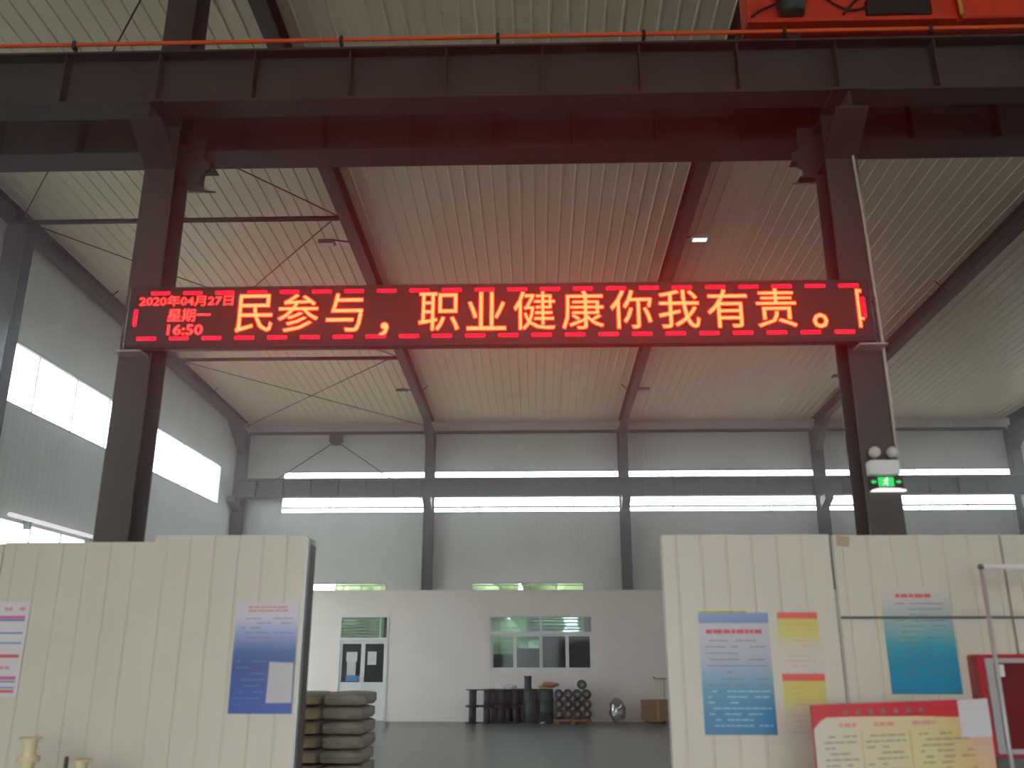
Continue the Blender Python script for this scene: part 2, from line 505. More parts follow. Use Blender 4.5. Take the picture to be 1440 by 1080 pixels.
# ================================================================== structural steel
def h_section_z(name, mb_parent, x, y, z0, z1, b=.30, h=.30, tf=.016, tw=.012, parent=None):
    """parts of a column: two flanges facing the camera and away, and the web"""
    obj('flange', MB().box(x-b/2, x+b/2, y, y+tf, z0, z1), 'steel', parent)
    obj('flange', MB().box(x-b/2, x+b/2, y+h-tf, y+h, z0, z1), 'steel', parent)
    obj('web', MB().box(x-tw/2, x+tw/2, y+tf, y+h-tf, z0, z1), 'steel', parent)
YN = 6.84
def near_column(x, label):
    t = thing('steel_column', label, 'column', (x, YN+.15, 0))
    obj('base_plate', MB().box(x-.25, x+.25, YN-.1, YN+.4, 0, .025), 'steel', t)
    h_section_z('c', None, x, YN, .025, zr(6.84)-.004, .27, .31, parent=t)
    # corbel towards the camera, carrying the near crane girder
    cb = MB()
    cb.prism([(YN, 5.74), (YN, 6.15), (6.49, 6.15), (6.49, 5.99)], 0, x-.008, x+.008)
    obj('corbel_web', cb, 'steel', t)
    obj('corbel_plate', MB().prism([(YN-.002, 5.71), (6.47, 5.97), (6.47, 5.99), (YN-.002, 5.74)], 0, x-.135, x+.135), 'steel', t)
    obj('corbel_top', MB().box(x-.14, x+.14, 6.46, YN, 6.15, 6.168), 'steel', t)
    # corbel on the other side
    yb = YN+.31
    obj('corbel_web', MB().prism([(yb, 5.70), (yb, 6.235), (7.8, 6.235), (7.8, 6.03)], 0, x-.008, x+.008), 'steel', t)
    obj('corbel_plate', MB().prism([(yb, 5.67), (yb, 5.70), (7.8, 6.03), (7.8, 6.015)], 0, x-.135, x+.135), 'steel', t)
    obj('corbel_top', MB().box(x-.14, x+.14, yb, 7.82, 6.22, 6.235), 'steel', t)
    # stepped knee bracket on the inner side
    sgn = 1 if x < 0 else -1
    k = MB()
    pts = [(0, 5.70), (.10, 5.70), (.11, 5.80), (.145, 5.82), (.145, 5.86), (.19, 5.88), (.19, 5.95), (.12, 6.0), (.12, 6.215), (0, 6.215)]
    k.prism([(x+sgn*(.136+a), z) for a, z in pts], 1, 7.13, 7.165)
    obj('knee_bracket', k, 'steel', t)
    obj('knee_plate', MB().box(min(x+sgn*.136, x+sgn*.285), max(x+sgn*.136, x+sgn*.285), 7.10, 7.19, 5.685, 5.70), 'steel', t)
    for z in (5.74, 6.15):
        for s in (-1, 1):
            obj('stiffener', MB().box(min(x+s*.006, x+s*.13), max(x+s*.006, x+s*.13), YN+.016, YN+.294, z-.006, z+.006), 'steel', t)
    return t
near_column(-3, 'dark grey steel column carrying the date end of the red LED sign')
near_column(3, 'dark grey steel column with pale cable and green exit sign')

far_lab = ['dark steel corner column where the far wall meets the window gable wall',
           'slim dark far-wall column above the office wall between door and office window',
           'slim dark far-wall column rising above the black cable reels',
           'dark far-wall column seen just beside the near column with exit sign',
           'dark far-wall column at the end of the window strip, farthest from the gable']
for x, lab in zip(XS, far_lab):
    x = max(x, -8.93)
    t = thing('steel_column', lab, 'column', (x, 26.95, 0))
    h_section_z('c', None, x, 26.85, 0, zr(27.17)-.003, .30, .32, parent=t)
    obj('crane_bracket', MB().prism([(26.85, 5.9), (26.85, 6.27), (26.30, 6.27), (26.30, 6.12)], 0, x-.12, x+.12), 'steel', t)
    obj('haunch', MB().prism([(26.85, 7.7), (26.85, zr(26.85)-.004), (25.7, zr(25.7)-.004)], 0, x-.1, x+.1), 'steel', t)
t = thing('steel_column', 'bluish dark column standing against the windowed gable wall', 'column', (-8.85, 14.05, 0))
h_section_z('c', None, -8.86, 13.88, 0, zr(14.2)-.004, .36, .32, parent=t)

raf_lab = ['dark rafter running along the top of the windowed gable wall', 'dark rafter meeting the far-wall column between door and office window',
           'reddish dark rafter above the end of the sign text with the bright lamp', 'dark rafter descending to the column beside the exit sign',
           'dark rafter over the last bay, farthest from the gable wall']
for x, lab in zip(XS, raf_lab):
    t = thing('roof_rafter', lab, 'rafter', (x, 17, zr(17)))
    xx = x if x > -9 else -8.93
    y0, y1 = 6.95, 26.95
    def slab(d0, d1, w):
        return MB().add([(xx-w/2, y0, zr(y0)+d0), (xx+w/2, y0, zr(y0)+d0), (xx+w/2, y1, zr(y1)+d0), (xx-w/2, y1, zr(y1)+d0),
                         (xx-w/2, y0, zr(y0)+d1), (xx+w/2, y0, zr(y0)+d1), (xx+w/2, y1, zr(y1)+d1), (xx-w/2, y1, zr(y1)+d1)],
                        [(0,3,2,1),(4,5,6,7),(0,1,5,4),(1,2,6,5),(2,3,7,6),(3,0,4,7)])
    obj('bottom_flange', slab(0, .014, .22), 'steel', t)
    obj('web', slab(.014, .286, .012), 'steel', t)
    obj('top_flange', slab(.286, .30, .22), 'steel', t)
    for yy in (13.9, 20.7):
        obj('end_plate', MB().box(xx-.10, xx+.10, yy-.012, yy+.012, zr(yy)+.014, zr(yy)+.286), 'steel', t)
    for yy in (12.1, 17.3, 23.6):
        s = 1 if x < 3 else -1
        obj('fly_brace', MB().tube([(xx, yy, zr(yy)+.02), (xx+s*.3, yy, zr(yy)+.31)], .014, 5), 'steel', t)

def girder(name, label, x0, x1, y, z0, h, w, stiff, rail=True):
    t = thing(name, label, 'crane beam', ((x0+x1)/2, y, z0))
    obj('bottom_flange', MB().box(x0, x1, y-w/2, y+w/2, z0, z0+.02), 'steel', t)
    obj('web', MB().box(x0, x1, y-.007, y+.007, z0+.02, z0+h-.02), 'steel', t)
    obj('top_flange', MB().box(x0, x1, y-w/2, y+w/2, z0+h-.02, z0+h), 'steel', t)
    for x in stiff:
        for s in (-1, 1):
            obj('stiffener', MB().box(x-.006, x+.006, min(y+s*.007, y+s*w*.44), max(y+s*.007, y+s*w*.44), z0+.02, z0+h-.02), 'steel', t)
    if rail:
        obj('crane_rail', MB().prism([(y-.05, z0+h), (y+.05, z0+h), (y+.015, z0+h+.02), (y+.02, z0+h+.06), (y-.02, z0+h+.06), (y-.015, z0+h+.02)], 0, x0, x1), 'steel', t)
    return t
girder('crane_girder', 'near dark crane girder with welded stiffeners below the orange conductor rail', -9, 11, 6.625, 6.17, .53, .25, [-3.821 + .8455*k for k in range(-5, 17)])
girder('crane_girder', 'dark girder just behind and below the stiffened one, across both near columns', -9, 15, 7.56, 6.237, .55, .32, [-8.2 + .81*k for k in range(0, 28)])
girder('crane_girder', 'slender dark crane beam crossing the far-wall window strip', -8.85, 15, 26.62, 6.272, .54, .26, [-8.3 + .85*k for k in range(0, 27)])

# struts and bracing of the end bay roof
for yy, lab in ((13.9, 'thin dark roof strut beside the upper LED sign edge, nearer one'), (20.7, 'thin dark roof strut under the LED sign date, farther one')):
    z = zr(yy)+.03
    obj('roof_strut', MB().tube([(-8.815, yy, z), (-3.115, yy, z)], .045, 10), 'steel', None, lab, 'strut', loc=(-6, yy, z))
for x0, x1, lab in ((-8.775, -3.149, 'dark eave strut at the wall top above the gusset of the corner bay'), (-2.851, 2.851, 'dark eave strut at the wall top above the middle bay'),
                    (3.149, 8.851, 'dark eave strut at the wall top between reels and exit sign column'), (9.149, 14.851, 'dark eave strut at the wall top of the bay farthest from the gable')):
    obj('eave_strut', MB().box(x0, x1, 26.98, 27.08, 8.36, 8.44), 'steel', None, lab, 'strut', loc=((x0+x1)/2, 27, 8.36))
nod = [7.2, 13.9, 20.7, 26.7]
for i in range(3):
    for k, lab in ((0, 'thin roof brace rod rising towards the gable '), (1, 'thin roof brace rod falling towards the gable ')):
        ya, yb = (nod[i], nod[i+1]) if k == 0 else (nod[i+1], nod[i])
        where = ('in the near end bay', 'in the middle end bay', 'in the end bay by the far wall')[i]
        obj('brace_rod', MB().tube([(-8.79, ya, zr(ya)+.07+.03*k), (-3.13, yb, zr(yb)+.07+.03*k)], .011, 6), 'steel', None, lab + where, 'rod', loc=(-6, (ya+yb)/2, zr((ya+yb)/2)))
t = thing('wall_brace', 'dark gusset with two thin rods spreading down the far wall of the end bay', 'brace', (-6, 27.05, 7.9))
obj('gusset', MB().prism([(-6.22, 8.36), (-5.78, 8.36), (-5.78, 8.12), (-5.9, 8.0), (-6.1, 8.0), (-6.22, 8.12)], 1, 27.0, 27.04), 'steel', t)
for s in (-1, 1):
    obj('rod', MB().tube([(-6+s*.12, 27.02, 8.06), (-6+s*1.75, 27.02, 6.95), (-6+s*2.9, 27.02, 6.2)], .018, 6), 'steel', t)

# ================================================================== LED sign
YS = 6.66
t = thing('led_sign', 'long black LED sign with glowing red Chinese text between two columns', 'sign', (0, 6.75, 3.955))
obj('housing', MB().cbox(-3.025, 3.03, YS+.004, YS+.085, 3.955, 4.495, .012), 'sign_body', t)
obj('screen', MB().box(-2.985, 2.99, YS-.002, YS+.004, 3.995, 4.46), 'sign_face', t)
for x in (-3, 3):
    obj('mount_bracket', MB().box(x-.10, x+.12, YS+.02, YN-.001, 3.94, 3.953), 'alu', t, label='pale angle bracket under the sign')
for x in (-3, 3):
    for z in (4.08, 4.36):
        obj('back_strap', MB().box(x-.09, x+.09, YS+.085, YN-.001, z-.02, z+.02), 'steel', t)
chars = [('民', -1.965, 4.25), ('参', -1.606, 4.25), ('与', -1.225, 4.25), ('，', -.90, None), ('职', -.455, 4.25), ('业', -.070, 4.25), ('健', .318, 4.25),
         ('康', .711, 4.25), ('你', 1.100, 4.25), ('我', 1.485, 4.25), ('有', 1.872, 4.25), ('责', 2.262, 4.25), ('。', 2.602, None)]
for ch, x, z in chars:
    if ch == '，': mbt = text_mb(ch, .36, offset=.004, fit=(.075, .125), centre=(x, 4.095), y=YS-.004)
    elif ch == '。': mbt = text_mb(ch, .36, offset=.004, fit=(.12, .125), centre=(x, 4.135), y=YS-.004)
    else: mbt = text_mb(ch, .355, offset=.0, fit=(None, .33), centre=(x, z), y=YS-.004)
    obj('character', mbt, 'led', t)
mbt = MB().box(2.905, 2.925, YS-.005, YS-.003, 4.075, 4.405).box(2.925, 2.948, YS-.005, YS-.003, 4.375, 4.40).box(2.925, 2.95, YS-.005, YS-.003, 4.14, 4.16)
obj('character', mbt, 'led', t, label='character cut off by the end of the screen')
obj('dim_stroke', MB().box(2.945, 2.968, YS-.0045, YS-.003, 4.16, 4.33), 'led_dash', t)
obj('date_text', text_mb('2020年04月27日', .1, offset=.0005, fit=(.775, .092), centre=(-2.54, 4.368), y=YS-.004), 'led_small', t)
obj('weekday_text', text_mb('星期一', .12, offset=.001, fit=(.35, .11), centre=(-2.505, 4.24), y=YS-.004), 'led_small', t)
obj('time_text', text_mb('16:50', .1, offset=.001, fit=(.29, .088), centre=(-2.525, 4.113), y=YS-.004), 'led_small', t)
x = -2.91; k = 0
while x < 2.9:
    obj('border_dash', MB().box(x, min(x+.152, 2.93), YS-.0045, YS-.003, 4.028, 4.050), 'led_dash', t)
    if x + .07 < 2.86 or k:
        obj('border_dash', MB().box(x+.072, min(x+.224, 2.965), YS-.0045, YS-.003, 4.425, 4.447), 'led_dash', t)
    x += .2675; k += 1
obj('border_dash', MB().box(-2.958, -2.936, YS-.0045, YS-.003, 4.15, 4.29), 'led_dash', t)

# ================================================================== crane on the near girder
ZT = 6.702
t = thing('conductor_rail', 'thin orange conductor rail running above the near crane girder', 'rail', (-1, 6.48, ZT))
obj('sheath', MB().box(-8.5, 9, 6.455, 6.475, 6.73, 6.76), 'rail_orange', t)
for x in (-6.0, -3.73, -1.355, .019, 1.288, 2.5, 3.75, 5.0):
    obj('hanger', MB().box(x-.015, x+.015, 6.446, 6.50, 6.70, 6.775), 'black', t)
t = thing('crane_end_carriage', 'orange overhead crane end carriage with green motor on the near girder', 'crane', (3.4, 6.62, ZT+.06))
obj('body', MB().cbox(2.21, 5.8, 6.52, 6.74, 6.865, 7.40, .02), 'orange', t)
obj('ledge', MB().box(2.19, 3.98, 6.44, 6.74, 6.825, 6.865), 'orange', t)
obj('end_housing', MB().cbox(4.04, 5.6, 6.45, 6.74, 6.84, 7.40, .02), 'orange', t)
for x in (2.6, 5.2):
    obj('wheel', MB().lathe([(.03, -.05), (.08, -.05), (.08, -.035), (.062, -.03), (.062, .03), (.08, .035), (.08, .05), (.03, .05)], (x, 6.625, ZT+.06+.062), 'y', 20), 'black', t)
mot = obj('motor', MB().lathe([(.05, 6.87), (.10, 6.875), (.11, 6.92), (.122, 6.96), (.122, 7.16), (.105, 7.19), (.06, 7.23), (.05, 7.32)], (2.575, 6.42, 0), 'z', 20), 'green_motor', t)
obj('fan_cover', MB().lathe([(.124, 6.98), (.128, 6.99), (.128, 7.03), (.124, 7.04)], (2.575, 6.42, 0), 'z', 20), 'black', mot)
obj('control_box', MB().cbox(3.24, 3.80, 6.47, 6.52, 6.91, 7.07, .01), 'black', t)
obj('cable', MB().tube([(2.86+.55*i/10, 6.50, 7.16-.18*math.sin(math.pi*i/10)) for i in range(11)], .010, 6), 'black', t)
obj('cable', MB().tube([(3.30-.26*i/6, 6.50, 7.16-.22*(i/6)**1.6) for i in range(7)], .012, 6), 'black', t)
obj('cable', MB().tube([(2.24+.24*i/5, 6.50, 6.93+.14*(i/5)**.7) for i in range(6)], .010, 6), 'black', t)
obj('strap', MB().tube([(3.98, 6.44, 7.10), (4.02, 6.43, 7.0), (4.015, 6.42, 6.85)], .016, 6), 'yellow', t)

# ================================================================== lamps and cable
lens = [(3.34, 14.74, 'bright flood lamp beside the rafter above the sign text', 1), (-3.52, 14.74, 'unlit flood lamp hanging by the rafter above the sign characters', 0),
        (3.27, 23.19, 'small unlit flood lamp near the eave on the rafter over the reels', 0), (-3.36, 23.14, 'small unlit flood lamp on the rafter near the eave above the door', 0),
        (8.23, 22.29, 'small flood lamp by the rafter beside the exit sign column', 0)]
for x, y, lab, lit in lens:
    z = zr(y)
    t = thing('flood_lamp', lab, 'lamp', (x, y, z-.03))
    s = -1 if x > 0 else 1
    xr = 3 if x > 0 else -3
    if x > 8: xr = 9; s = 1
    obj('arm', MB().tube([(xr+(.115 if x > xr else -.115), y, z+.02), (x, y, z+.08), (x, y, z+.03)], .014, 6), 'steel', t)
    obj('housing', MB().cbox(x-.15, x+.15, y-.09, y+.09, z-.03, z+.05, .02), 'alu' if lit else 'alu_dark', t)
    obj('lens', MB().box(x-.13, x+.13, y-.075, y+.075, z-.036, z-.03), 'lamp_lens' if lit else 'lens_off', t)

cz = [(3.076, 5.95), (3.079, 5.71), (3.100, 5.215), (3.112, 4.496), (3.122, 3.938), (3.124, 3.404), (3.118, 3.03)]
obj('power_cable', MB().tube([(x+.015, YN-.015, z) for x, z in cz], .013, 8), 'cable', None, 'pale grey cable running down the edge of the column with exit sign', 'cable', loc=(3.1, YN-.01, 3.03))

t = thing('emergency_light', 'white twin-head emergency light box above the green exit sign', 'lamp', (3.0, YN-.05, 2.905))
obj('body', MB().cbox(2.885, 3.115, YN-.09, YN, 2.905, 3.02, .012), 'white', t)
for x in (2.945, 3.08):
    hd = obj('lamp_head', MB().lathe([(.012, YN-.10), (.036, YN-.098), (.043, YN-.08), (.043, YN-.05), (.035, YN-.02), (.012, YN-.01)], (x, 0, 3.085), 'y', 18), 'lens_off', t)
    obj('neck', MB().tube([(x, YN-.045, 3.018), (x, YN-.045, 3.04)], .012, 8), 'alu_dark', hd)
t = thing('exit_sign', 'green emergency exit sign with white lower rim on the column', 'exit sign', (3.02, YN-.03, 2.785))
obj('backplate', MB().cbox(2.89, 3.15, YN-.035, YN, 2.80, 2.90, .008), 'black', t)
def man(cx, cz, s, y):
    mb = MB()
    mb.ball((cx+.12*s, y, cz+.42*s), .09*s, .002, .09*s, 10, 6)
    for a, b in (((.07,.3),(-.03,0)), ((.06,.28),(.25,.15)), ((.04,.27),(-.16,.2)), ((-.16,.2),(-.24,.06)), ((-.03,.0),(.13,-.14)), ((.13,-.14),(.10,-.4)), ((-.03,.0),(-.12,-.2)), ((-.12,-.2),(-.34,-.24))):
        mb.tube([(cx+a[0]*s, y, cz+a[1]*s), (cx+b[0]*s, y, cz+b[1]*s)], .05*s, 6)
    return mb
yy = YN-.037
obj('pictogram_field', MB().box(2.955, 3.075, yy, yy+.003, 2.822, 2.895), 'exit_green', t, label='lit green pictogram field')
obj('running_figure', man(3.015, 2.857, .075, yy-.001), 'exit_white', t)
for s, cx in ((-1, 2.922), (1, 3.112)):
    obj('arrow', MB().prism([(cx-s*.02, 2.85), (cx, 2.85), (cx, 2.84), (cx+s*.022, 2.858), (cx, 2.876), (cx, 2.866), (cx-s*.02, 2.866)], 1, yy, yy+.003), 'exit_green', t)
obj('rim', MB().prism([(2.897, 2.785), (3.16, 2.785), (3.155, 2.797), (3.10, 2.808), (2.96, 2.810), (2.91, 2.799)], 1, YN-.05, YN), 'exit_white', t, label='white lower rim')

# white tube on the gable wall above the low window
t = thing('tube_lamp', 'lit white tube lamp mounted over the low gable-wall window', 'lamp', (-8.98, 16.8, 3.99))
obj('tube', MB().tube([(-8.97, 15.3, 4.0), (-8.97, 18.45, 4.0)], .04, 10), 'tube_glow', t)
for y in (16.0, 18.3):
    obj('clip', MB().prism([(y-.06, 3.99), (y+.06, 3.99), (y, 3.83)], 0, -9.092, -8.97), 'alu_dark', t)

# ================================================================== sandwich panels of the near screen
YP = 6.54
def screen_panel(x0, x1, z1, y, label, trim=None, first=.09):
    """upright panel, front face with recessed joints"""
    t = thing('screen_panel', label, 'panel', ((x0+x1)/2, y+.025, 0))
    g, d = .010, .008
    prof = [(x0, y)]
    x = x0 + first
    while x < x1 - .03:
        prof += [(x-g, y), (x-g*.3, y+d), (x+g*.3, y+d), (x+g, y)]
        x += .180
    prof += [(x1, y), (x1, y+.05), (x0, y+.05)]
    mb = MB()
    n = len(prof)
    mb.add([(p[0], p[1], .03) for p in prof] + [(p[0], p[1], z1) for p in prof],
           [(i, (i+1) % n, n+(i+1) % n, n+i) for i in range(n)] + [tuple(range(n-1, -1, -1)), tuple(range(n, 2*n))])
    obj('sheet', mb, 'panel', t)
    obj('floor_track', MB().box(x0, x1, y-.01, y+.06, 0, .03), 'alu', t)
    if trim == 'end':
        obj('edge_channel', MB().box(x1, x1+.014, y-.004, y+.20, 0, z1-.02), 'alu', t, label='grey metal edge channel')
        obj('shaded_edge', MB().box(x1-.03, x1+.016, y+.06, y+.22, 0, z1-.06), 'alu_dark', t)  # dark piece added for the shaded side of the panel end
    if trim == 'start':
        obj('edge_channel', MB().box(x0-.012, x0+.006, y-.004, y+.09, 0, z1-.005), 'panel', t)
    return t
screen_panel(-6.0, -4.85, 2.385, YP+.02, 'cream screen panel mostly outside the picture beside the gable side')
screen_panel(-4.83, -3.66, 2.38, YP+.02, 'cream screen panel carrying the striped white notice sheet')
screen_panel(-3.65, -2.51, 2.388, YP+.02, 'cream grooved screen panel behind the small wire spools')
screen_panel(-2.50, -1.37, 2.43, YP-.02, 'cream screen panel with blue poster and grey free edge', trim='end')
screen_panel(1.245, 2.44, 2.42, YP-.02, 'cream screen panel with blue poster and two yellow notices', trim='start')
screen_panel(2.475, 3.66, 2.415, YP, 'cream screen panel with the teal poster beside the red cabinet', first=.06)
screen_panel(3.68, 4.85, 2.415, YP, 'cream screen panel behind the white tube stand')
obj('tape_patch', MB().prism([(2.50, 2.34), (2.58, 2.33), (2.60, 2.40), (2.50, 2.42)], 1, YP-.006, YP), 'tape', None, 'brown tape patch at the top joint of the cream panels', 'tape', loc=(2.55, YP, 2.34))

def dashes(x0, x1, z0, z1, rows, y, h=.008, fill=.85, seed=1, indent=True):
    """rows of illegible printed lines, broken into word-sized pieces"""
    rnd = random.Random(seed); mb = MB()
    for r in range(rows):
        z = z1 - (r+.5)*(z1-z0)/rows
        x = x0 + (.03 if indent and r % 3 == 0 else 0)
        end = x1 if r % 3 != 2 else x0 + (x1-x0)*rnd.uniform(.3, .8)
        while x < end - .01:
            w = rnd.uniform(.02, .07); w = min(w, end-x)
            if rnd.random() < fill: mb.box(x, x+w, y-.0008, y, z-h/2, z+h/2)
            x += w + .008
    return mb
def poster(label, cat, x0, x1, z0, z1, y, m, name='poster'):
    t = thing(name, label, cat, ((x0+x1)/2, y, z0))
    obj('sheet', MB().box(x0, x1, y-.005, y, z0, z1), m, t)
    return t
# blue poster on the free-edged panel
m1 = ramp_mat('blue_fade_print', [(0, (22, 74, 160)), (.42, (24, 62, 134)), (.55, (40, 84, 152)), (.72, (140, 158, 198)), (.86, (198, 196, 210)), (1, (206, 198, 206))])
y = YP-.02
t = poster('tall poster fading from white to deep blue with white paper over it', 'poster', -1.845, -1.395, 1.19, 1.945, y, m1)
obj('heading', dashes(-1.76, -1.47, 1.875, 1.925, 2, y-.005, .014, 1, 3, False), 'ink_pink', t, kind='stuff')
obj('text_lines', dashes(-1.80, -1.43, 1.62, 1.85, 7, y-.005, .006, .7, 4), 'ink_grey', t, kind='stuff')
obj('text_lines', dashes(-1.81, -1.60, 1.23, 1.60, 9, y-.005, .006, .6, 5), 'ink_blue', t, kind='stuff')
obj('paper_note', MB().prism([(-1.58, 1.262), (-1.40, 1.262), (-1.405, 1.53), (-1.575, 1.535)], 1, y-.013, y-.0055), 'paper_grey', None, 'blank white paper sheet stuck on the deep blue poster', 'paper', loc=(-1.49, y-.01, 1.262))
# striped notice at the frame edge
y = YP+.02
t = poster('white notice sheet with red and blue stripes cut by the picture edge', 'notice', -3.98, -3.385, 1.30, 1.955, y, 'paper', 'notice_sheet')
for z, m, h in ((1.845, 'ink_mag', .022), (1.825, 'ink_blue', .012), (1.735, 'ink_blue', .010), (1.665, 'ink_blue', .010), (1.575, 'ink_red', .022), (1.425, 'ink_mag', .024), (1.400, 'ink_blue', .010)):
    xe = -3.41 - (1.955-z)*.0
    obj('stripe', MB().box(-3.95, xe, y-.0065, y-.005, z-h/2, z+h/2), m, t)
for z, m, h in ((1.36, 'ink_blue', .01), (1.335, 'ink_red', .02)):
    obj('stripe', MB().box(-3.95, -3.41, y-.0065, y-.005, z-h/2, z+h/2), m, t)
obj('heading', dashes(-3.9, -3.42, 1.885, 1.925, 1, y-.005, .022, .6, 8, False), 'ink_pink', t, kind='stuff')
obj('heading', dashes(-3.9, -3.46, 1.46, 1.53, 1, y-.005, .022, .6, 9, False), 'ink_pink', t, kind='stuff')
# right-hand posters
y = YP-.02
m2 = ramp_mat('blue_grey_fade', [(0, (24, 112, 158)), (.20, (34, 126, 166)), (.36, (74, 142, 162)), (.55, (150, 168, 186)), (.80, (186, 178, 186)), (.91, (186, 178, 186)), (.915, (110, 136, 176)), (1, (126, 146, 190))])
t = poster('blue-grey poster with red heading beside the two yellow notices', 'poster', 1.462, 1.955, 1.06, 1.868, y, m2)
obj('heading', dashes(1.51, 1.90, 1.715, 1.765, 1, y-.005, .028, 1, 11, False), 'ink_red', t, kind='stuff')
obj('text_lines', dashes(1.50, 1.92, 1.36, 1.70, 8, y-.005, .007, .8, 12), 'ink_grey', t, kind='stuff')
obj('text_lines', dashes(1.50, 1.93, 1.10, 1.36, 7, y-.005, .007, .8, 13), 'ink_pale', t, kind='stuff')
obj('top_edge', MB().box(1.47, 1.80, y-.006, y, 1.868, 1.880), 'cloth_yellow', t)
m3 = ramp_mat('yellow_fade', [(0, (206, 198, 182)), (.40, (206, 196, 176)), (.60, (206, 196, 110)), (.88, (204, 190, 84)), (.90, (218, 84, 66)), (1, (224, 96, 84))])
t = poster('upper small yellow notice with red top band', 'notice', 2.018, 2.300, 1.470, 1.872, y, m3, 'notice_sheet')
obj('text_lines', dashes(2.05, 2.27, 1.49, 1.80, 9, y-.005, .005, .5, 15), 'ink_pink', t, kind='stuff')
t = poster('lower small yellow notice with red top band partly behind the board', 'notice', 2.018, 2.312, 1.020, 1.458, y, m3, 'notice_sheet')
obj('text_lines', dashes(2.05, 2.28, 1.06, 1.38, 9, y-.005, .005, .5, 16), 'ink_pink', t, kind='stuff')
y = YP
m4 = ramp_mat('teal_fade', [(0, (8, 128, 170)), (.30, (20, 138, 172)), (.42, (40, 150, 172)), (.55, (110, 168, 172)), (.72, (168, 184, 178)), (.85, (196, 192, 186)), (1, (208, 198, 184))], wob=.18)
t = poster('teal poster fading to white with orange heading above the red board', 'poster', 2.765, 3.250, 1.322, 2.045, y, m4)
obj('heading', dashes(2.87, 3.13, 1.965, 2.005, 1, y-.005, .026, 1, 21, False), 'ink_red', t, kind='stuff')
obj('text_lines', dashes(2.83, 3.20, 1.45, 1.95, 13, y-.005, .006, .6, 22), 'ink_grey', t, kind='stuff')
obj('edge_strip', MB().box(2.752, 2.765, y-.006, y, 1.322, 2.05), 'spool', t)
obj('edge_strip', MB().box(2.752, 3.254, y-.006, y, 1.312, 1.322), 'spool', t)

# thin wire across the right-hand panels
obj('taut_wire', MB().tube([(2.47, YP-.014, 1.835), (4.8, YP-.014, 1.835)], .009, 6), 'alu_dark', None, 'thin dark wire stretched across the teal poster and panels', 'wire', loc=(3.6, YP-.014, 1.835))

# red cabinet
t = thing('fire_cabinet', 'red fire cabinet with pale door frame behind the white tube stand', 'cabinet', (3.62, 6.45, .0))
obj('body', MB().cbox(3.31, 4.05, 6.40, YP-.001, .93, 1.585, .012), 'red_box', t)
obj('plinth', MB().box(3.36, 4.0, 6.42, YP-.012, 0, .93), 'alu_dark', t)
fr = MB().box(3.362, 3.412, 6.385, 6.40, .955, 1.56).box(3.975, 4.005, 6.385, 6.40, .955, 1.56).box(3.412, 3.975, 6.385, 6.40, 1.53, 1.56).box(3.412, 3.975, 6.385, 6.40, .955, .985)
dd = obj('door', fr, 'alu', t)
obj('door_glass', MB().box(3.412, 3.975, 6.392, 6.398, .985, 1.53), 'red_dark', dd)
obj('latch', MB().cbox(3.44, 3.475, 6.37, 6.385, 1.44, 1.52, .006), 'white', dd)

# white tube frame
t = thing('tube_stand', 'white metal tube stand in front of the red cabinet', 'stand', (3.6, 6.0, 0))
def leg(x):
    return MB().tube([(x, 5.98, 0), (x, 5.98, 2.115)], .014, 10)
obj('leg', leg(3.235), 'alu', t)  # duller grey than the bar: shade on the uprights put into colour
obj('leg', leg(4.35), 'alu', t)
obj('top_bar', MB().tube([(3.235, 5.98, 2.13), (4.35, 5.98, 2.13)], .018, 10), 'white', t)
obj('corner_cap', MB().ball((3.235, 5.98, 2.13), .022, .022, .022, 10, 6), 'alu_dark', t)
obj('cross_bar', MB().tube([(3.235, 5.98, .35), (4.35, 5.98, .35)], .012, 8), 'alu', t)
for x in (3.235, 4.35):
    obj('foot', MB().box(x-.02, x+.02, 5.78, 6.18, 0, .02), 'alu', t)

# bulletin board in front
YB = 5.8
t = thing('notice_board', 'white and yellow printed board with red header band and pasted sheet', 'board', (2.53, YB, 0))
bx0, bx1, bz0, bz1 = 1.99, 3.06, .42, 1.285
def tilt(x, z): return (x, z + (x-bx0)*.037)
def bpoly(pts, y0, y1): return MB().prism([tilt(*p) for p in pts], 1, y0, y1)
obj('backing', bpoly([(bx0, bz0), (bx1, bz0), (bx1, bz1), (bx0, bz1)], YB, YB+.02), 'board_red', t)
m5 = ramp_mat('board_print', [(0, (206, 196, 176)), (.30, (212, 196, 160)), (.60, (208, 196, 140)), (.80, (206, 178, 120)), (1, (206, 170, 150))], axis=0, wob=.3)
arc = [(bx0+.005, bz0+.005), (bx1-.005, bz0+.005), (bx1-.005, bz1-.11), (bx0+.62, bz1-.085), (bx0+.25, bz1-.075), (bx0+.09, bz1-.075), (bx0+.05, bz1-.095), (bx0+.005, bz1-.14)]
obj('printed_sheet', bpoly(arc, YB-.003, YB), m5, t)
for k in range(7):
    cx = bx0+.205+k*.076; w = .013
    p = [tilt(cx-w, bz1-.062), tilt(cx+w, bz1-.062), tilt(cx+w*.7, bz1-.040), tilt(cx, bz1-.034), tilt(cx-w*.9, bz1-.046)]
    obj('header_character', MB().prism(p, 1, YB-.005, YB-.003), 'ink_grey', t)
def tdash(*a, **k):
    m_ = dashes(*a, **k); m_.v = [(x, y, z+(x-bx0)*.037) for x, y, z in m_.v]; return m_
for i, (a, b) in enumerate(((bx0+.16, bx0+.28), (bx0+.37, bx0+.50), (bx0+.60, bx0+.74))):
    obj('heading', tdash(a, b, bz1-.145, bz1-.10, 1, YB-.003, .024, 1, 31+i, False), 'ink_pink', t, kind='stuff')
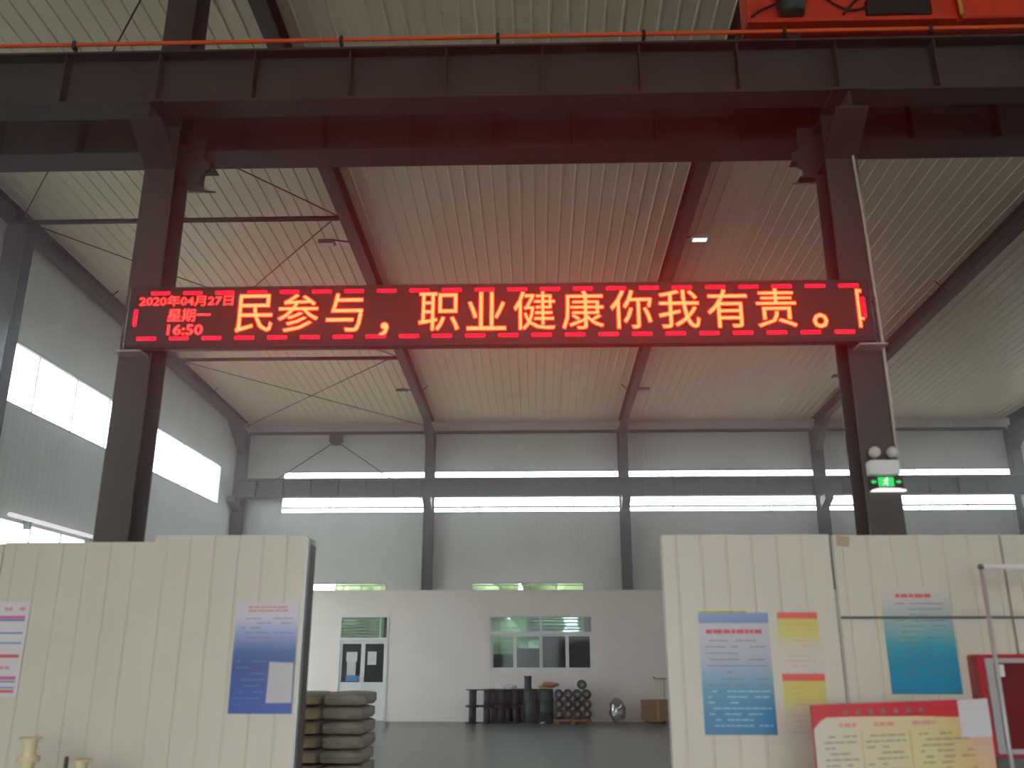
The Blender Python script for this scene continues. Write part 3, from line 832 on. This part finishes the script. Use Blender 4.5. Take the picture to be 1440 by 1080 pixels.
for i, (a, b) in enumerate(((bx0+.06, bx0+.26), (bx0+.31, bx0+.55), (bx0+.60, bx0+.95))):
    obj('text_lines', tdash(a, b, bz0+.05, bz1-.17, 20, YB-.003, .008, .75, 41+i), 'ink_grey', t, kind='stuff')
for xx in (bx0+.285, bx0+.575):
    obj('column_rule', bpoly([(xx, bz0+.03), (xx+.006, bz0+.03), (xx+.006, bz1-.16), (xx, bz1-.16)], YB-.004, YB-.003), 'cloth_yellow', t)
obj('pasted_sheet', bpoly([(bx0+.735, bz1-.20), (bx1-.0, bz1-.21), (bx1-.0, bz1+.0), (bx0+.72, bz1+.0)][::1], YB-.008, YB-.0045), 'paper_grey', t, label='blank white sheet pasted over the board corner') if False else \
obj('pasted_sheet', bpoly([(bx0+.885, bz1-.215), (bx1-.003, bz1-.215), (bx1-.003, bz1), (bx0+.885, bz1)], YB-.008, YB-.0045), 'paper_grey', t, label='blank white sheet pasted over the board corner')
for x in (bx0+.12, bx1-.12):
    obj('leg', MB().box(x-.015, x+.015, YB+.02, YB+.05, 0, .9), 'alu', t)
    obj('foot', MB().box(x-.015, x+.015, YB-.2, YB+.25, 0, .02), 'alu', t)

# wire spools at the lower edge, on a bench below the frame
t = thing('work_bench', 'low steel bench under the cream wire spools', 'bench', (-2.7, 6.0, 0))
obj('bench_top', MB().box(-3.3, -2.1, 5.75, 6.35, .77, .81), 'steel', t)
for x in (-3.26, -2.14):
    for y in (5.79, 6.31):
        obj('leg', MB().box(x-.025, x+.025, y-.025, y+.025, 0, .77), 'steel', t)
def spool(x, y, z, label, group=None):
    t = thing('wire_spool', label, 'spool', (x, y, z))
    obj('flange', MB().lathe([(.02, z), (.068, z), (.07, z+.004), (.07, z+.012), (.068, z+.015), (.02, z+.015)], (x, y, 0), 'z', 22), 'spool', t)
    obj('flange', MB().lathe([(.02, z+.115), (.068, z+.115), (.07, z+.118), (.07, z+.126), (.068, z+.13), (.02, z+.13)], (x, y, 0), 'z', 22), 'spool', t)
    obj('winding', MB().lathe([(.04, z+.015)] + [(.043+.002*(k % 2), z+.017+k*.008) for k in range(13)] + [(.04, z+.115)], (x, y, 0), 'z', 22), 'spool_wire', t)
spool(-2.93, 6.0, .815, 'lower cream wire spool under another one')
spool(-2.93, 6.0, .945, 'topmost cream wire spool standing on another spool')
spool(-2.585, 6.0, .815, 'single cream wire spool beside a dark peg')
obj('steel_peg', MB().lathe([(.012, .81), (.014, .82), (.014, .95), (.010, .96)], (-2.69, 6.02, 0), 'z', 10), 'steel', None, 'short dark peg between the two spool stacks', 'peg', loc=(-2.69, 6.02, .81))

# ================================================================== sacks behind the screen
def sack_mb(w, d, h, seed):
    rnd = random.Random(seed); mb = MB()
    nx, ny = 13, 11; vs = []; fs = []
    ph = [rnd.uniform(0, 6.28) for _ in range(4)]
    for side in (1, -1):
        for j in range(ny):
            for i in range(nx):
                u, v = i/(nx-1)*2-1, j/(ny-1)*2-1
                u, v = math.sin(u*1.35)/math.sin(1.35), math.sin(v*1.35)/math.sin(1.35)
                e = (1-abs(u)**7)*(1-abs(v)**7)
                z = side*(h/2-.004)*(.60 + .40*max(0, e)**.5) + .004*math.sin(4*u+ph[0])*math.cos(5*v+ph[1])
                k = 1 - .04*abs(u*v)**3
                vs.append((u*w/2*k + .005*math.sin(5*v+ph[2]), v*d/2*k + .006*math.sin(5*u+ph[3]), z+h/2))
    n = nx*ny
    for j in range(ny-1):
        for i in range(nx-1):
            a = j*nx+i
            fs.append((a, a+1, a+nx+1, a+nx)); fs.append((n+a, n+a+nx, n+a+nx+1, n+a+1))
    rim = list(range(nx)) + [j*nx+nx-1 for j in range(1, ny)] + [(ny-1)*nx+i for i in range(nx-2, -1, -1)] + [j*nx for j in range(ny-2, 0, -1)]
    for k in range(len(rim)):
        a, b = rim[k], rim[(k+1) % len(rim)]
        fs.append((n+a, n+b, b, a))
    return mb.add(vs, fs, True)
SY, LH = 9.95, .139
t = thing('wooden_pallet', 'wooden pallet under the stack of sacks', 'pallet', (-2.2, SY, 0))
for k in range(5):
    obj('plank', MB().box(-2.85, -1.45, SY-.40+k*.17, SY-.28+k*.17, .10, .12), 'wood', t)
for x in (-2.8, -2.15, -1.5):
    obj('bearer', MB().box(x-.04, x+.04, SY-.4, SY+.4, 0, .10), 'wood', t)
ordn = ['lowest', 'second lowest', 'third lowest', 'fourth from the pallet', 'fifth from the pallet', 'third from the top', 'second from the top', 'top', '']
nl = 8
for k in range(nl):
    z = .12 + k*LH
    dx = random.uniform(-.025, .025); lab = ordn[k]
    t = thing('sack', 'grey woven sack with plain side out, %s of its column' % lab, 'sack', (-1.668+dx*.5, SY, z), 'sacks stacked behind the screen')
    obj('bag', sack_mb(.43, .78, LH*.99, 100+k), 'sack', t, local=True)
    obj('seam', MB().tube([(-.20, -.378, LH*.52), (0, -.396, LH*.52), (.20, -.378, LH*.52)], .007, 5), 'sack', t, local=True)
    t = thing('sack', 'woven sack with yellowish printed end out, %s of its column' % lab, 'sack', (-2.185-dx*.5, SY-.02, z+(.0)), 'sacks stacked behind the screen')
    obj('bag', sack_mb(.53, .78, LH*.99, 200+k), 'sack', t, local=True)
    pr_ = MB()
    pr_.box(-.22, .25, -.402, -.37, LH*.2, LH*.80)
    obj('print', pr_, 'sack_print', t, local=True)
    rd = MB()
    for i in range(2):
        a = .02+i*.10
        rd.box(a, a+.012, -.405, -.401, LH*.28, LH*.76).box(a-.02, a+.032, -.405, -.401, LH*.5, LH*.58).box(a-.02, a+.032, -.405, -.401, LH*.7, LH*.76)
    if k in (4, 5): obj('red_print', rd, 'sack_red', t, local=True, label='red printed marks')

# ================================================================== inside the office
def locker(x0, x1, h, m, label, doors):
    t = thing('office_cabinet', label, 'cabinet', ((x0+x1)/2, 26.2, 0))
    obj('body', MB().box(x0, x1, 25.95, 26.45, .05, h), m, t)
    obj('plinth', MB().box(x0+.03, x1-.03, 25.98, 26.42, 0, .05), 'black', t)
    w = (x1-x0)/doors
    for k in range(doors):
        d_ = obj('door', MB().box(x0+k*w+.008, x0+(k+1)*w-.008, 25.93, 25.95, .08, h-.03), m, t)
        obj('handle', MB().box(x0+(k+1)*w-.07, x0+(k+1)*w-.05, 25.915, 25.93, h*.5, h*.5+.14), 'alu', d_)
M['locker_dark'] = mat('dark_cabinet_paint', (52, 58, 58), 0.5, var=0.1)
M['locker_blue'] = mat('blue_grey_cabinet_paint', (96, 110, 120), 0.5, var=0.1)
locker(-1.25, -.38, 1.70, 'locker_dark', 'low dark cabinet behind the first office window pane', 2)
locker(-.36, .42, 1.86, 'locker_blue', 'blue-grey cabinet behind the second office window pane', 2)
locker(.44, 2.3, 2.28, 'locker_dark', 'tall dark cabinet behind the third and fourth office window panes', 4)

# ================================================================== along the office wall
def up_reel(x, y, z, label, r=.185, h=.41, c=.095):
    t = thing('cable_reel', label, 'reel', (x, y, z), 'upright black reels by the office wall')
    for a in (z, z+h-.025):
        obj('flange', MB().lathe([(.03, a), (r-.004, a), (r, a+.005), (r, a+.02), (r-.004, a+.025), (.03, a+.025)], (x, y, 0), 'z', 20), 'reel', t)
    obj('core', MB().lathe([(c, z+.025), (c, z+h-.025)], (x, y, 0), 'z', 16), 'reel', t)
    return t
RY = 24.15
pos = ['first', 'second', 'third', 'fourth', 'fifth']
for k in range(4):
    up_reel(-1.38+.375*k, RY, 0, 'upright black cable reel on the floor, %s from the free end' % pos[k])
    up_reel(-1.375+.375*k, RY+.005, .411, 'upright black cable reel on the upper tier, %s from the free end' % pos[k])
for k in range(3):
    for z, lv in ((0, 'on the floor'), (.411, 'on the upper tier')):
        up_reel(-.83+.375*k, RY+.385, z, 'black cable reel %s against the wall, %s from the free end' % (lv, pos[k]))
# drums between the reels
for x, lab in ((.125, 'dark teal drum with a slim black cylinder on it'), (.512, 'dark teal drum beside the stacked lying reels')):
    t = thing('drum', lab, 'drum', (x, RY, 0))
    obj('body', MB().lathe([(.17, 0), (.185, .01), (.185, .27), (.192, .28), (.185, .29), (.185, .54), (.192, .55), (.185, .56), (.185, .79), (.175, .80)], (x, RY, 0), 'z', 22), 'drum', t)
    obj('lid', MB().lathe([(.17, .80), (.19, .80), (.19, .825), (.10, .835)], (x, RY, 0), 'z', 22), 'reel', t)
t = thing('slim_reel', 'slim black cylinder standing upright on a teal drum', 'cylinder', (.05, RY, .835))
obj('body', MB().lathe([(.10, .835), (.105, .84), (.10, .86), (.092, .87), (.092, 1.11), (.10, 1.12), (.105, 1.14), (.10, 1.15)], (.05, RY, 0), 'z', 16), 'reel', t)
def crumple(c, rx, ry, rz, seed):
    rnd = random.Random(seed)
    return MB().ball(c, rx, ry, rz, 12, 7, lambda i, j: rnd.uniform(.78, 1.12))
obj('plastic_sheet', crumple((-.42, RY, .885), .19, .12, .065, 3), 'paper', None, 'crumpled white plastic sheet on the upper reels', 'sheet', loc=(-.42, RY, .85))
obj('cloth_bundle', crumple((.62, RY, .93), .22, .13, .075, 4), 'cloth_orange', None, 'orange cloth bundle lying on the drum', 'cloth', loc=(.62, RY, .86))
obj('cloth_bundle', crumple((.43, RY-.08, .875), .12, .08, .05, 5), 'cloth_yellow', None, 'yellow cloth under the orange bundle on the drum', 'cloth', loc=(.43, RY-.08, .84))
# lying reels on a pallet
t = thing('wooden_pallet', 'small wooden pallet under the lying black reels', 'pallet', (1.2, RY, 0))
for k in range(4):
    obj('plank', MB().box(.72, 1.66, RY-.30+k*.17, RY-.18+k*.17, .09, .11), 'wood', t)
for x in (.78, 1.19, 1.60):
    obj('bearer', MB().box(x-.05, x+.05, RY-.3, RY+.33, 0, .09), 'wood', t)
def lie_reel(x, z, label, r=.118):
    t = thing('cable_reel', label, 'reel', (x, RY, z-r), 'lying black reels on the pallet')
    for a in (-.20, .17):
        obj('flange', MB().lathe([(.055, RY+a), (r-.003, RY+a), (r, RY+a+.005), (r, RY+a+.025), (r-.003, RY+a+.03), (.055, RY+a+.03)], (x, 0, z), 'y', 18), 'reel', t)
    obj('core', MB().lathe([(.075, RY-.17), (.075, RY+.17)], (x, 0, z), 'y', 14), 'reel', t)
    obj('hub', MB().lathe([(.02, RY-.206), (.045, RY-.206), (.05, RY-.198), (.055, RY-.196)], (x, 0, z), 'y', 14), 'reel_core', t, label='pale hub')
rows = ('bottom', 'middle', 'top'); colsn = ('first', 'second', 'third', 'fourth')
for j in range(3):
    for i in range(4):
        lie_reel(.84+i*.237, .11+.119+j*.237, 'lying black reel in the %s row, %s from the drum' % (rows[j], colsn[i]))
lie_reel(1.44, .11+.119+3*.237-.004, 'lying black reel alone on top of the pallet stack', .118)
# clear plastic bag
t = thing('plastic_bag', 'clear crumpled plastic bag on the floor beside the cardboard box', 'bag', (2.33, 24.2, 0))
rnd = random.Random(9)
obj('film', MB().ball((2.33, 24.2, .31), .22, .18, .31, 14, 9, lambda i, j: rnd.uniform(.82, 1.08)), 'film', t)
obj('contents', MB().ball((2.36, 24.2, .11), .10, .09, .10, 10, 6), 'paper', t, label='white contents')
t = thing('cardboard_box', 'brown cardboard box on dark battens by the office wall', 'box', (3.36, 24.3, 0))
obj('carton', MB().box(2.98, 3.75, 24.05, 24.55, .07, .56), 'card', t)
obj('tape', MB().box(3.33, 3.39, 24.046, 24.05, .07, .56), 'tape', t)
obj('flap', MB().prism([(24.05, .56), (24.05, .568), (24.29, .575), (24.29, .567)], 0, 2.98, 3.75), 'card', t)
for x in (3.1, 3.6):
    obj('batten', MB().box(x-.05, x+.05, 24.05, 24.55, 0, .07), 'alu_dark', t)
t = thing('tray_stand', 'thin stand with small brown tray behind the cardboard box', 'stand', (3.62, 24.62, 0))
obj('foot', MB().box(3.5, 3.74, 24.57, 24.67, 0, .02), 'alu_dark', t)
obj('pole', MB().tube([(3.62, 24.62, .02), (3.62, 24.62, 1.06)], .012, 8), 'alu', t)
obj('tray', MB().prism([(3.36, 1.07), (3.80, 1.06), (3.82, 1.14), (3.79, 1.14), (3.78, 1.085), (3.39, 1.095), (3.37, 1.13), (3.34, 1.13)], 1, 24.54, 24.70), 'wood', t)
obj('paper_scrap', crumple((.42, 23.75, .03), .07, .05, .03, 6), 'paper', None, 'white paper scrap on the floor before the drums', 'scrap', loc=(.42, 23.75, 0))

# ================================================================== trees outside the far wall
def tree(x, y, h, label, seed):
    rnd = random.Random(seed)
    t = thing('tree', label, 'tree', (x, y, -.16))
    obj('trunk', MB().tube([(x, y, -.16), (x+.1, y, h*.3), (x, y, h*.6)], [.14, .11, .07], 8), 'bark', t)
    mb = MB()
    for k in range(13):
        a = rnd.uniform(0, 6.28); rr = rnd.uniform(0, .92)
        mb.ball((x+rr*math.cos(a), y+rr*math.sin(a), h*rnd.uniform(.12, .84)), rnd.uniform(.6, .86), rnd.uniform(.6, .86), rnd.uniform(.55, .85), 12, 8, lambda i, j: rnd.uniform(.7, 1.15))
    obj('crown', mb, 'leaf', t)
tlab = ['leafy tree outside beyond the hidden end of the office', 'leafy tree outside seen through the door transom', 'leafy tree outside between door and office window',
        'leafy tree outside the first light of the office window', 'leafy tree outside the second light of the office window', 'leafy tree outside the third light of the office window',
        'leafy tree outside the last light of the office window', 'leafy tree outside past the office window']
for k, lab in enumerate(tlab):
    tree(-9.0+k*1.9, 32.0+(k % 2)*4.5, 5.2+.8*(k % 2), lab, k+1)

# ================================================================== thin haze added to imitate lens glow and veil
hz = bpy.data.materials.new('glow_haze')
hz.use_nodes = True
hz.node_tree.nodes.remove(hz.node_tree.nodes['Principled BSDF'])
hv = hz.node_tree.nodes.new('ShaderNodeVolumeScatter')
hv.inputs['Density'].default_value = 0.009
hv.inputs['Anisotropy'].default_value = 0.86
hz.node_tree.links.new(hv.outputs[0], hz.node_tree.nodes['Material Output'].inputs['Volume'])
obj('haze', MB().box(-9.8, 17.6, -8.6, 28.2, -.1, 10.2), hz, None, 'thin haze added through the hall for lens glow', 'haze', kind='stuff')
